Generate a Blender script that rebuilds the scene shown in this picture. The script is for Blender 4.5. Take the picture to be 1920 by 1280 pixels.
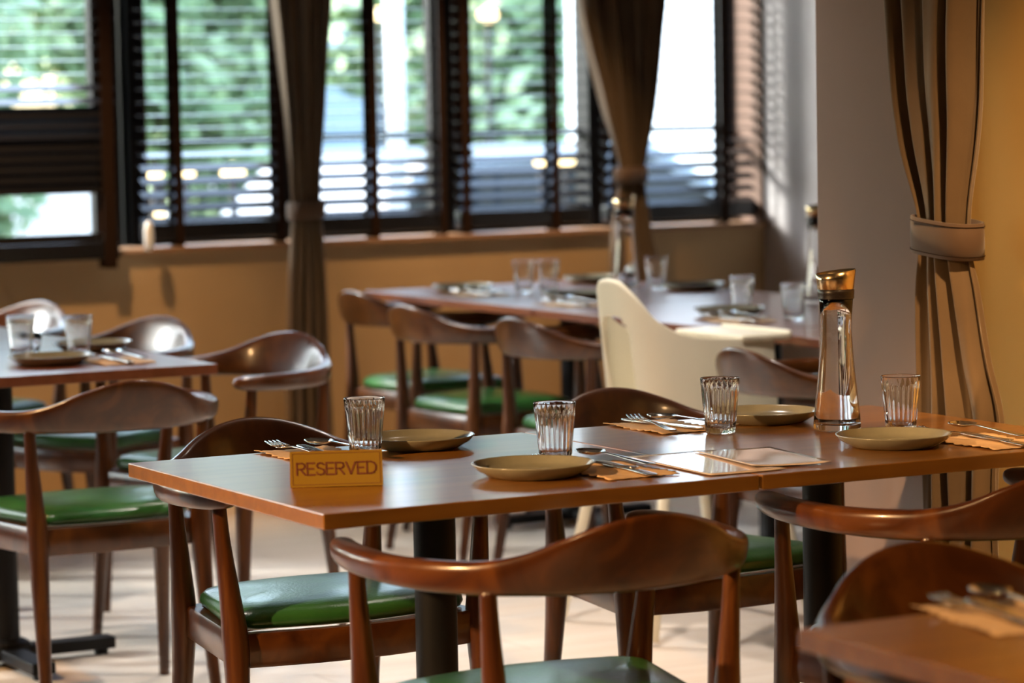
import bpy, bmesh, math, random
from mathutils import Vector, Matrix
R = math.radians
PI = math.pi
random.seed(7)
scene = bpy.context.scene
for o in list(bpy.data.objects):
    bpy.data.objects.remove(o)
C = scene.collection

# ------------------------------------------------------------------ camera
YAW, PITCH, ROLL = 0.4949, 0.0791, 0.0191
cam_data = bpy.data.cameras.new('camera')
cam = bpy.data.objects.new('camera', cam_data)
C.objects.link(cam)
scene.camera = cam
cam_data.sensor_width = 36.0
cam_data.lens = 5688.3 / 1920 * 36.0
cam_data.clip_start = 0.1
cam_data.clip_end = 200
cam_data.dof.use_dof = True
cam_data.dof.focus_distance = 5.45
cam_data.dof.aperture_fstop = 3.8
c_, s_ = math.cos(YAW), math.sin(YAW)
RW = Matrix(((c_, s_, 0), (-s_, c_, 0), (0, 0, 1)))
cp, sp, cr, sr = math.cos(PITCH), math.sin(PITCH), math.cos(ROLL), math.sin(ROLL)
r0 = Vector((1, 0, 0)); u0 = Vector((0, sp, cp)); f0 = Vector((0, cp, -sp))
right = RW @ (cr * r0 - sr * u0); up = RW @ (sr * r0 + cr * u0); fwd = RW @ f0
cam.matrix_world = Matrix(((right.x, up.x, -fwd.x, 0), (right.y, up.y, -fwd.y, 0),
                           (right.z, up.z, -fwd.z, 1.369), (0, 0, 0, 1)))

# ------------------------------------------------------------------ world, sun, exposure
scene.view_settings.view_transform = 'Standard'
scene.view_settings.look = 'None'
scene.view_settings.gamma = 1
scene.view_settings.use_curve_mapping = False
scene.view_settings.exposure = 0.0
world = bpy.data.worlds.new('world')
scene.world = world
world.use_nodes = True
wn = world.node_tree
for n in list(wn.nodes): wn.nodes.remove(n)
wo = wn.nodes.new('ShaderNodeOutputWorld')
bg = wn.nodes.new('ShaderNodeBackground')
sky = wn.nodes.new('ShaderNodeTexSky')
sky.sky_type = 'NISHITA'
sky.sun_disc = False
sky.sun_elevation = R(48)
sky.sun_rotation = R(-30)
sky.air_density = 1.3
sky.dust_density = 2.5
wn.links.new(sky.outputs[0], bg.inputs[0])
bg.inputs[1].default_value = 2.2
wn.links.new(bg.outputs[0], wo.inputs[0])

sun_data = bpy.data.lights.new('sun', 'SUN')
sun_data.energy = 17.0
sun_data.angle = R(6)
sun_data.color = (1.0, 0.96, 0.92)
sun = bpy.data.objects.new('sun', sun_data)
C.objects.link(sun)
# light travels towards +X, -Y and down
sun.rotation_euler = Vector((0.75, -0.50, -0.34)).to_track_quat('-Z', 'Y').to_euler()
sun.location = (0, 20, 12)

def spot(name, loc, target, power, size=1.2, blend=0.8, col=(1.0, 0.62, 0.30), rad=0.05):
    d = bpy.data.lights.new(name, 'SPOT')
    d.energy = power; d.spot_size = size; d.spot_blend = blend
    d.color = col; d.shadow_soft_size = rad
    o = bpy.data.objects.new(name, d); C.objects.link(o)
    o.location = loc
    o.rotation_euler = (Vector(target) - Vector(loc)).to_track_quat('-Z', 'Y').to_euler()
    return o

WARM = (1.0, 0.58, 0.25)
FLOOR_FILL = (1.0, 0.88, 0.76)
DOWNLIGHTS = [  # x, y, target, power, cone, colour
    (-1.8, 4.0, (2.05, 4.30, 0.62), 1900, 0.48, WARM),
    (0.6, 6.6, (2.1, 6.7, 0.5), 260, 1.1, WARM),
    (3.1, 3.3, (3.75, 4.45, 1.05), 370, 0.75, WARM),
    (0.7, 1.9, (2.1, 2.85, 0.7), 330, 1.0, WARM),
    (2.9, 8.8, (3.5, 9.8, 0.55), 230, 0.95, WARM),
    (4.9, 8.9, (5.2, 9.8, 0.70), 200, 0.85, WARM),
    (3.5, 6.0, (3.5, 6.1, 0.0), 170, 1.5, FLOOR_FILL),  # this and the next two are fill lamps added to brighten the floor
    (1.8, 5.9, (1.8, 6.0, 0.0), 120, 1.3, FLOOR_FILL),
    (3.7, 7.6, (3.8, 7.2, 0.3), 170, 1.3, FLOOR_FILL),
]
for i, (x, y, t, p, a, c1) in enumerate(DOWNLIGHTS):
    spot('downlight_beam', (x, y, 2.62), t, p, a, 0.9, c1)

# ------------------------------------------------------------------ materials
def mat(name, col=(0.8, 0.8, 0.8), rough=0.5, metal=0.0, spec=0.5, trans=0.0, ior=1.45, coat=0.0, sheen=0.0):
    m = bpy.data.materials.new(name); m.use_nodes = True
    b = m.node_tree.nodes['Principled BSDF']
    b.inputs['Base Color'].default_value = (*col, 1)
    b.inputs['Roughness'].default_value = rough
    b.inputs['Metallic'].default_value = metal
    b.inputs['Specular IOR Level'].default_value = spec
    b.inputs['Transmission Weight'].default_value = trans
    b.inputs['IOR'].default_value = ior
    b.inputs['Coat Weight'].default_value = coat
    b.inputs['Coat Roughness'].default_value = 0.12
    b.inputs['Sheen Weight'].default_value = sheen
    return m

def nt(m): return m.node_tree, m.node_tree.nodes['Principled BSDF']

def noise_color(m, cols, scale=(1, 1, 1), nscale=5.0, detail=4, bump=0.0, bscale=None, coord='Object', rough=None, dist=0.0):
    t, b = nt(m)
    tc = t.nodes.new('ShaderNodeTexCoord'); mp = t.nodes.new('ShaderNodeMapping')
    mp.inputs['Scale'].default_value = scale
    nz = t.nodes.new('ShaderNodeTexNoise'); nz.inputs['Scale'].default_value = nscale
    nz.inputs['Detail'].default_value = detail; nz.inputs['Distortion'].default_value = dist
    cr_ = t.nodes.new('ShaderNodeValToRGB')
    t.links.new(tc.outputs[coord], mp.inputs[0]); t.links.new(mp.outputs[0], nz.inputs[0])
    t.links.new(nz.outputs[0], cr_.inputs[0]); t.links.new(cr_.outputs[0], b.inputs['Base Color'])
    e = cr_.color_ramp.elements
    n = len(cols)
    e[0].position = 0.3; e[0].color = (*cols[0], 1)
    e[1].position = 0.7; e[1].color = (*cols[-1], 1)
    for i in range(1, n - 1):
        x = e.new(0.3 + 0.4 * i / (n - 1)); x.color = (*cols[i], 1)
    if bump:
        bp = t.nodes.new('ShaderNodeBump'); bp.inputs['Strength'].default_value = bump
        bp.inputs['Distance'].default_value = 0.002
        if bscale:
            n2 = t.nodes.new('ShaderNodeTexNoise'); n2.inputs['Scale'].default_value = bscale
            n2.inputs['Detail'].default_value = 3
            t.links.new(tc.outputs[coord], n2.inputs[0]); t.links.new(n2.outputs[0], bp.inputs['Height'])
        else:
            t.links.new(nz.outputs[0], bp.inputs['Height'])
        t.links.new(bp.outputs[0], b.inputs['Normal'])
    return m

M = {}
M['walnut'] = noise_color(mat('walnut', rough=0.3, coat=0.35), [(0.032, 0.0080, 0.0015), (0.068, 0.0190, 0.0035), (0.125, 0.039, 0.0060)], (1, 1, 1), 9, 6, dist=1.2)
M['walnut_leg'] = noise_color(mat('walnut_leg', rough=0.32, coat=0.3), [(0.034, 0.0085, 0.0015), (0.068, 0.0190, 0.0035), (0.115, 0.037, 0.0055)], (14, 14, 1.2), 3, 5, dist=0.6)
M['tabletop'] = noise_color(mat('tabletop_wood', rough=0.30, spec=0.9, coat=0.5), [(0.19, 0.074, 0.010), (0.24, 0.098, 0.014), (0.29, 0.125, 0.019)], (1.2, 16, 16), 2.2, 6, dist=0.5)
M['tabletop_edge'] = noise_color(mat('tabletop_edge_wood', rough=0.4), [(0.34, 0.135, 0.012), (0.40, 0.17, 0.016)], (1.2, 1.2, 40), 3, 5)
M['far_top'] = noise_color(mat('far_tabletop_wood', rough=0.3, coat=0.25), [(0.15, 0.042, 0.016), (0.20, 0.06, 0.024)], (16, 1.2, 16), 2.2, 6)
M['leather'] = noise_color(mat('green_leather', rough=0.28, coat=0.15), [(0.020, 0.088, 0.022), (0.032, 0.135, 0.03)], (1, 1, 1), 14, 4, bump=0.35, bscale=160)
M['black_metal'] = mat('black_metal', (0.005, 0.005, 0.006), 0.45, 0.0, 0.3)
M['plate'] = noise_color(mat('olive_stoneware', rough=0.22, coat=0.2), [(0.215, 0.205, 0.15), (0.26, 0.25, 0.185)], (1, 1, 1), 30, 4)
M['glass'] = mat('clear_glass', (1, 1, 1), 0.0, 0, 0.5, 1.0, 1.45)
M['water'] = mat('water', (1, 1, 1), 0.0, 0, 0.5, 1.0, 1.33)
M['gold'] = mat('brushed_gold_steel', (0.78, 0.60, 0.36), 0.22, 1.0)
M['rubber'] = mat('black_silicone', (0.02, 0.014, 0.012), 0.35)
M['steel'] = mat('cutlery_steel', (0.75, 0.74, 0.72), 0.14, 1.0)
M['napkin'] = noise_color(mat('kraft_napkin', rough=0.85), [(0.60, 0.40, 0.22), (0.68, 0.47, 0.28)], (1, 1, 1), 40, 4, bump=0.3, bscale=60)
M['sheet'] = mat('laminated_paper', (0.80, 0.68, 0.62), 0.10, 0, 0.8, coat=1.0)
M['sign'] = mat('gold_sign_plate', (0.25, 0.145, 0.008), 0.45, 0.1)
M['sign_dark'] = mat('sign_lettering', (0.13, 0.035, 0.015), 0.5)
M['sign_side'] = mat('sign_side', (0.45, 0.14, 0.05), 0.5)
M['slat'] = mat('black_slat', (0.008, 0.008, 0.010), 0.25, 0, 0.5)
M['tape'] = mat('brown_blind_tape', (0.02, 0.010, 0.006), 0.9, 0, 0.1)
M['frame'] = mat('black_window_frame', (0.005, 0.005, 0.006), 0.5, 0, 0.25)
M['curtain'] = noise_color(mat('taupe_velvet_curtain', rough=0.75, sheen=0.4), [(0.112, 0.070, 0.034), (0.145, 0.093, 0.047)], (1, 1, 1), 7, 4, bump=0.2, bscale=90)
M['band'] = noise_color(mat('taupe_tieback', rough=0.8, sheen=0.3), [(0.08, 0.045, 0.028), (0.10, 0.06, 0.036)], (1, 1, 1), 7, 4)
M['wall'] = noise_color(mat('tan_plaster', rough=0.85), [(0.42, 0.29, 0.155), (0.47, 0.33, 0.18)], (1, 1, 1), 3, 5, bump=0.25, bscale=30)
M['pillar'] = noise_color(mat('taupe_plaster', rough=0.85), [(0.285, 0.21, 0.185), (0.325, 0.24, 0.215)], (1, 1, 1), 2.5, 5, bump=0.3, bscale=22)
M['yellow_wall'] = noise_color(mat('ochre_plaster', rough=0.8), [(0.52, 0.33, 0.10), (0.58, 0.38, 0.125)], (1, 1, 1), 2.5, 5, bump=0.3, bscale=22)
M['sidewall'] = noise_color(mat('grey_plaster', rough=0.85), [(0.36, 0.33, 0.33), (0.40, 0.37, 0.37)], (1, 1, 1), 2.5, 5, bump=0.3, bscale=22)
M['ledge'] = mat('window_ledge', (0.30, 0.17, 0.09), 0.5)
M['ceiling'] = mat('ceiling_paint', (0.16, 0.14, 0.12), 0.9)
M['highchair'] = mat('cream_plastic', (0.84, 0.78, 0.62), 0.35)
M['white'] = mat('white_plastic', (0.8, 0.8, 0.78), 0.3)
M['hall'] = mat('interior_wall', (0.13, 0.09, 0.065), 0.9)
# floor tiles
fm = mat('floor_tiles', rough=0.42)
t, b = nt(fm)
tc = t.nodes.new('ShaderNodeTexCoord'); br = t.nodes.new('ShaderNodeTexBrick')
br.offset = 0.5; br.inputs['Scale'].default_value = 1.0
br.inputs['Brick Width'].default_value = 1.2; br.inputs['Row Height'].default_value = 0.2
br.inputs['Mortar Size'].default_value = 0.003
br.inputs['Color1'].default_value = (0.80, 0.72, 0.64, 1); br.inputs['Color2'].default_value = (0.74, 0.66, 0.58, 1)
br.inputs['Mortar'].default_value = (0.6, 0.52, 0.45, 1)
nz = t.nodes.new('ShaderNodeTexNoise'); nz.inputs['Scale'].default_value = 3; nz.inputs['Detail'].default_value = 6
mp = t.nodes.new('ShaderNodeMapping'); mp.inputs['Scale'].default_value = (0.6, 5, 1)
mx = t.nodes.new('ShaderNodeMixRGB'); mx.blend_type = 'OVERLAY'; mx.inputs[0].default_value = 0.35
t.links.new(tc.outputs['Object'], br.inputs[0]); t.links.new(tc.outputs['Object'], mp.inputs[0]); t.links.new(mp.outputs[0], nz.inputs[0])
t.links.new(br.outputs[0], mx.inputs[1]); t.links.new(nz.outputs[0], mx.inputs[2]); t.links.new(mx.outputs[0], b.inputs['Base Color'])
M['floor'] = fm
# thin window pane: clear with a mirror-like fresnel sheen
pm = bpy.data.materials.new('window_glass'); pm.use_nodes = True
t = pm.node_tree
for n in list(t.nodes): t.nodes.remove(n)
o_ = t.nodes.new('ShaderNodeOutputMaterial'); tr = t.nodes.new('ShaderNodeBsdfTransparent'); gl = t.nodes.new('ShaderNodeBsdfGlossy')
gl.inputs['Roughness'].default_value = 0.02; tr.inputs[0].default_value = (0.93, 0.96, 0.95, 1)
lw = t.nodes.new('ShaderNodeLayerWeight'); lw.inputs[0].default_value = 0.5; mx = t.nodes.new('ShaderNodeMixShader')
pw = t.nodes.new('ShaderNodeMath'); pw.operation = 'POWER'; pw.inputs[1].default_value = 5.0
fr = t.nodes.new('ShaderNodeMath'); fr.operation = 'MULTIPLY_ADD'; fr.inputs[1].default_value = 0.9; fr.inputs[2].default_value = 0.03
t.links.new(lw.outputs['Facing'], pw.inputs[0]); t.links.new(pw.outputs[0], fr.inputs[0])
t.links.new(fr.outputs[0], mx.inputs[0]); t.links.new(tr.outputs[0], mx.inputs[1]); t.links.new(gl.outputs[0], mx.inputs[2]); t.links.new(mx.outputs[0], o_.inputs[0])
M['pane'] = pm
def emis(name, col, st):
    m = mat(name, col, 0.5); b = m.node_tree.nodes['Principled BSDF']
    b.inputs['Emission Color'].default_value = (*col, 1); b.inputs['Emission Strength'].default_value = st
    return m
M['lamp_glow'] = emis('warm_lamp_glow', (1.0, 0.66, 0.30), 4.5)
M['headlight'] = emis('headlight_glow', (1.0, 0.78, 0.5), 22)
M['leaf'] = noise_color(mat('green_leaves', rough=0.5), [(0.13, 0.20, 0.10), (0.25, 0.35, 0.17), (0.42, 0.52, 0.30)], (1, 1, 1), 1.6, 3)
M['bark'] = mat('bark', (0.10, 0.07, 0.05), 0.9)
M['asphalt'] = noise_color(mat('asphalt', rough=0.85), [(0.07, 0.08, 0.09), (0.11, 0.12, 0.13)], (1, 1, 1), 5, 4)
M['pavement'] = noise_color(mat('pavement', rough=0.8), [(0.13, 0.14, 0.15), (0.18, 0.19, 0.20)], (1, 1, 1), 3, 4)
M['car_white'] = mat('white_car_paint', (0.20, 0.22, 0.25), 0.3, 0, 0.5, coat=0.3)
M['car_glass'] = mat('car_window_glass', (0.02, 0.025, 0.03), 0.05)
M['car_dark'] = mat('dark_car_paint', (0.02, 0.022, 0.03), 0.2, coat=0.8)
M['tyre'] = mat('tyre', (0.015, 0.015, 0.015), 0.8)
M['white_paint'] = mat('white_render', (0.75, 0.77, 0.80), 0.7)
M['grey_paint'] = mat('grey_blue_render', (0.30, 0.36, 0.42), 0.7)

# ------------------------------------------------------------------ helpers
def mesh_obj(name, verts, faces, material, parent=None, smooth=True, mats=None, midx=None):
    me = bpy.data.meshes.new(name)
    me.from_pydata([tuple(v) for v in verts], [], faces)
    if mats:
        for m in mats: me.materials.append(m)
        if midx: me.polygons.foreach_set('material_index', midx)
    else:
        me.materials.append(material)
    if smooth: me.polygons.foreach_set('use_smooth', [True] * len(me.polygons))
    me.update()
    bm = bmesh.new(); bm.from_mesh(me); bmesh.ops.recalc_face_normals(bm, faces=bm.faces); bm.to_mesh(me); bm.free()
    o = bpy.data.objects.new(name, me); C.objects.link(o)
    if parent: o.parent = parent
    return o

class MB:
    def __init__(s): s.v = []; s.f = []
    def add(s, v, f):
        n = len(s.v); s.v += [Vector(p) for p in v]; s.f += [tuple(i + n for i in q) for q in f]
    def box(s, c, d, rot=None):
        x, y, z = d[0] / 2, d[1] / 2, d[2] / 2
        v = [Vector((a, b_, c1)) for a in (-x, x) for b_ in (-y, y) for c1 in (-z, z)]
        if rot: v = [rot @ p for p in v]
        v = [p + Vector(c) for p in v]
        s.add(v, [(0, 1, 3, 2), (4, 6, 7, 5), (0, 4, 5, 1), (2, 3, 7, 6), (0, 2, 6, 4), (1, 5, 7, 3)])
    def tube(s, pts, rad, n=12, cap=True):
        pts = [Vector(p) for p in pts]
        if not isinstance(rad, (list, tuple)): rad = [rad] * len(pts)
        v = []; prev = None
        for i, p in enumerate(pts):
            d = (pts[min(i + 1, len(pts) - 1)] - pts[max(i - 1, 0)]).normalized()
            if prev is None:
                a = Vector((0, 0, 1)) if abs(d.z) < 0.9 else Vector((1, 0, 0))
                prev = d.cross(a).normalized()
            prev = (prev - d * prev.dot(d)).normalized()
            w = d.cross(prev)
            for k in range(n):
                t_ = 2 * PI * k / n
                v.append(p + (prev * math.cos(t_) + w * math.sin(t_)) * rad[i])
        f = []
        for i in range(len(pts) - 1):
            for k in range(n):
                f.append((i * n + k, i * n + (k + 1) % n, (i + 1) * n + (k + 1) % n, (i + 1) * n + k))
        if cap: f.append(tuple(range(n))); f.append(tuple((len(pts) - 1) * n + k for k in range(n)))
        s.add(v, f)
    def lathe(s, prof, n=48, c=(0, 0, 0), mod=None, capb=True, capt=False):
        v = []; f = []
        for i, (r, z) in enumerate(prof):
            for k in range(n):
                t_ = 2 * PI * k / n
                rr = r * (mod(i, t_) if mod else 1)
                v.append(Vector((c[0] + rr * math.cos(t_), c[1] + rr * math.sin(t_), c[2] + z)))
        for i in range(len(prof) - 1):
            for k in range(n):
                f.append((i * n + k, i * n + (k + 1) % n, (i + 1) * n + (k + 1) % n, (i + 1) * n + k))
        if capb: f.append(tuple(range(n)))
        if capt: f.append(tuple((len(prof) - 1) * n + k for k in range(n)))
        s.add(v, f)
    def build(s, name, material, parent=None, smooth=True):
        return mesh_obj(name, s.v, s.f, material, parent, smooth)

def bevel(o, w=0.003, seg=2, angle=35):
    m = o.modifiers.new('bevel', 'BEVEL'); m.width = w; m.segments = seg; m.limit_method = 'ANGLE'; m.angle_limit = R(angle)
    m.harden_normals = False
    return o
def sharp(o, angle=35):
    me = o.data
    bm = bmesh.new(); bm.from_mesh(me)
    for e in bm.edges:
        if len(e.link_faces) == 2 and e.calc_face_angle(0) > R(angle): e.smooth = False
    bm.to_mesh(me); bm.free()
    return o

def empty(name, loc=(0, 0, 0), rz=0, parent=None):
    o = bpy.data.objects.new(name, None); C.objects.link(o)
    o.location = loc; o.rotation_euler = (0, 0, rz); o.empty_display_size = 0.1
    if parent: o.parent = parent
    return o
def tag(o, label, cat, group=None, kind=None):
    o['label'] = label; o['category'] = cat
    if group: o['group'] = group
    if kind: o['kind'] = kind
    return o
def struct(o):
    o['kind'] = 'structure'; return o
def copy_tree(o, parent=None):
    c = o.copy(); C.objects.link(c)
    if parent: c.parent = parent
    for ch in o.children: copy_tree(ch, c)
    return c
USED = set()
def place(proto, loc, rz, label, cat, group=None, tilt=None):
    o = proto if proto.name not in USED else copy_tree(proto)
    if o is proto: USED.add(proto.name)
    o.location = loc; o.rotation_euler = (tilt[0], tilt[1], rz) if tilt else (0, 0, rz)
    for k in ('label', 'category', 'group'):
        if k in o: del o[k]
    return tag(o, label, cat, group)

def catmull(keys, n):
    out = []
    m = len(keys)
    for i in range(m - 1):
        p0 = keys[max(i - 1, 0)]; p1 = keys[i]; p2 = keys[i + 1]; p3 = keys[min(i + 2, m - 1)]
        for j in range(n):
            t_ = j / n
            out.append([0.5 * ((2 * b1) + (-a + c1) * t_ + (2 * a - 5 * b1 + 4 * c1 - d) * t_ ** 2 + (-a + 3 * b1 - 3 * c1 + d) * t_ ** 3)
                        for a, b1, c1, d in zip(p0, p1, p2, p3)])
    out.append(list(keys[-1]))
    return out

# ------------------------------------------------------------------ setting
WY = 9.80      # inner face of the window wall
SX = 6.40      # far side wall
CEIL = 2.65
bb = MB(); bb.box((1.7, 3.9, -0.05), (9.6, 12.2, 0.1)); struct(bb.build('floor', M['floor'], smooth=False))
bb = MB(); bb.box((1.7, 3.9, CEIL + 0.05), (9.6, 12.2, 0.1)); struct(bb.build('ceiling', M['ceiling'], smooth=False))
SILL = 0.872
bb = MB(); bb.box((1.95, WY + 0.14, SILL / 2), (9.1, 0.28, SILL)); struct(bb.build('wall_back', M['wall'], smooth=False))
bb = MB(); bb.box((1.95, WY + 0.14, 2.475), (9.1, 0.28, 0.35)); struct(bb.build('wall_back_upper', M['wall'], smooth=False)).name = 'trim_1'
bb = MB(); bb.box((1.95, WY + 0.12, SILL + 0.008), (8.95, 0.30, 0.016)); struct(bb.build('trim_2', M['ledge'], smooth=False))
bb = MB(); bb.box((SX + 0.06, 7.6, CEIL / 2), (0.12, 4.45, CEIL)); struct(bb.build('wall_right', M['sidewall'], smooth=False))
bb = MB(); bb.box((-2.6, 3.9, CEIL / 2), (0.12, 12.2, CEIL)); struct(bb.build('wall_left', M['hall'], smooth=False))
bb = MB(); bb.box((1.7, -2.1, CEIL / 2), (9.0, 0.12, CEIL)); struct(bb.build('wall_front', M['hall'], smooth=False))
bb = MB(); bb.box((6.394, WY + 0.11, 1.59), (0.016, 0.23, 1.43)); struct(bb.build('trim_9', mat('brown_reveal', (0.10, 0.05, 0.03), 0.7), smooth=False))
# pillar and the recessed ochre wall beside it
bb = MB(); bb.box((3.99, 5.175, CEIL / 2), (0.70, 0.39, CEIL)); struct(bevel(bb.build('wall_pillar', M['pillar'], smooth=False), 0.006))
bb = MB(); bb.box((3.87, 1.47, CEIL / 2), (0.30, 7.02, CEIL)); struct(bb.build('wall_side', M['yellow_wall'], smooth=False))
bb = MB(); bb.box((5.4, 5.3, CEIL / 2), (2.12, 0.14, CEIL)); struct(bb.build('wall_alcove', M['hall'], smooth=False))

# windows
def window(n, x0, x1, transom=1.335):
    y = WY + 0.22
    z0, z1 = SILL + 0.016, 2.30
    w = 0.045
    root = empty('window_%d' % n, ((x0 + x1) / 2, y, z0)); struct(root)
    cx = (x0 + x1) / 2
    f = MB()
    f.box((x0 + w / 2 - cx, 0, (z1 - z0) / 2), (w, 0.05, z1 - z0))
    f.box((x1 - w / 2 - cx, 0, (z1 - z0) / 2), (w, 0.05, z1 - z0))
    f.box((0, 0, w / 2), (x1 - x0 - 2 * w, 0.05, w)); f.box((0, 0, z1 - z0 - w / 2), (x1 - x0 - 2 * w, 0.05, w))
    f.box((0, 0, transom - z0), (x1 - x0 - 2 * w, 0.045, 0.026))
    o = f.build('window_frame', M['frame'], root, smooth=False)
    p = MB(); p.box((0, 0.0, (z1 - z0) / 2), (x1 - x0 - 2 * w, 0.006, z1 - z0 - 2 * w)); p.build('window_pane', M['pane'], root, smooth=False)
WX = [-2.5, -1.55, -0.6, 0.35, 1.30, 2.55, 3.74, 3.89, 4.45, 5.07, 5.17, 5.70, 6.40]
k = 1
for a, b_ in ((-2.5, -1.3), (-1.3, -0.1), (-0.1, 1.2), (1.2, 2.5), (2.5, 3.80), (3.86, 4.50), (4.50, 5.12), (5.20, 5.77), (5.77, 6.38)):
    window(k, a, b_, 1.25 if a > 4.4 else (1.245 if a > 3.8 else 1.33)); k += 1
for i, (a, b_) in enumerate(((3.795, 3.835), (3.872, 3.935), (5.085, 5.215), (5.715, 5.81))):
    q = MB(); q.box(((a + b_) / 2, WY + 0.20, 1.60), (b_ - a, 0.10, 1.43)); struct(q.build('trim_%d' % (i + 3), M['frame'], smooth=False))

# venetian blinds
def blind(x0, x1, y, zbot, ztop, tapes, label, tiltf, group=None, pitch=0.0457, gaps=None, cord=None):
    cx = (x0 + x1) / 2
    root = empty('venetian_blind', (cx, y, zbot)); tag(root, label, 'blind', group)
    s = MB(); z = zbot + 0.05
    L = x1 - x0
    while z < ztop - 0.03:
        if not (gaps and gaps[0] < z < gaps[1]):
            a = tiltf(z)
            s.box((0, 0, z - zbot), (L, 0.048, 0.0028), Matrix.Rotation(a, 3, 'X'))
            z += pitch if a < R(50) else 0.036
        else: z += pitch * 1.6
    s.build('slats', M['slat'], root, smooth=False)
    q = MB(); q.box((0, 0, 0.014), (L, 0.05, 0.060)); bevel(q.build('bottom_rail', M['slat'], root, smooth=False), 0.005)
    q = MB(); q.box((0, 0, ztop - zbot), (L, 0.055, 0.05)); q.build('head_rail', M['slat'], root, smooth=False)
    for tx, tw in tapes:
        q = MB()
        for dy in (-0.028, 0.028): q.box((tx - cx, dy, (ztop - zbot) / 2 - 0.025), (tw, 0.0015, ztop - zbot + 0.045))
        q.build('ladder_tape', M['tape'], root, smooth=False)
    return root
def tl(z): return R(4) if z > 1.25 else R(4 + min(1, (1.25 - z) / 0.10) * 25)
def tl0(z):
    if z > 1.47: return R(4)
    if z > 1.36: return R(24)
    if z > 1.28: return R(50)
    return R(68)
BG = 'black venetian blinds along the window wall'
blind(2.55, 3.735, 9.80 - 0.06, 0.875, 2.25, [(2.85, .03), (3.70, 0.045)], 'black venetian blind at far left of the frame, its middle slats shut tight', tl0, BG, gaps=(0.955, 1.035))
blind(3.87, 4.405, 9.85, 0.925, 2.25, [(4.0, 0.03), (4.385, 0.03)], 'black venetian blind left of the curtain with the pale oval cord weight beside it', tl, BG)
blind(4.46, 5.045, 9.85, 0.925, 2.25, [(4.755, 0.03), (5.03, 0.025)], 'black venetian blind just right of the left brown curtain', tl, BG)
blind(5.10, 5.655, 9.85, 0.925, 2.25, [(5.125, 0.03), (5.50, 0.03)], 'black venetian blind left of the second brown curtain, between two dark mullions', tl, BG)
blind(5.72, 6.385, 9.85, 0.925, 2.25, [(6.24, 0.03), (5.75, 0.03)], 'black venetian blind in the far corner, glowing white with daylight', tl, BG)
for (x0, x1), wh in zip(((-2.45, -1.35), (-1.25, -0.15), (-0.05, 1.15), (1.25, 2.45)), ('beside the left side wall', 'second from the left side wall', 'third from the left side wall', 'just outside the left frame edge')):
    blind(x0, x1, 9.85, 0.93, 2.25, [(x0 + 0.2, .03), (x1 - 0.2, .03)], 'black venetian blind ' + wh, tl, 'blinds left of the view')
# cord weight
w = empty('cord_weight', (3.835, 9.70, 0.93)); tag(w, 'white oval blind cord weight hanging at the left windows', 'cord weight')
q = MB(); q.lathe([(0.002, -0.05), (0.012, -0.046), (0.0165, -0.02), (0.0165, 0.02), (0.012, 0.046), (0.003, 0.055)], 20, capt=True); q.build('weight', M['white'], w)
q = MB(); q.tube([(0, 0, 0.05), (0, 0.0, 0.6), (0, 0.0, 1.28)], 0.0015, 6); q.build('cord', M['tape'], w)

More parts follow.
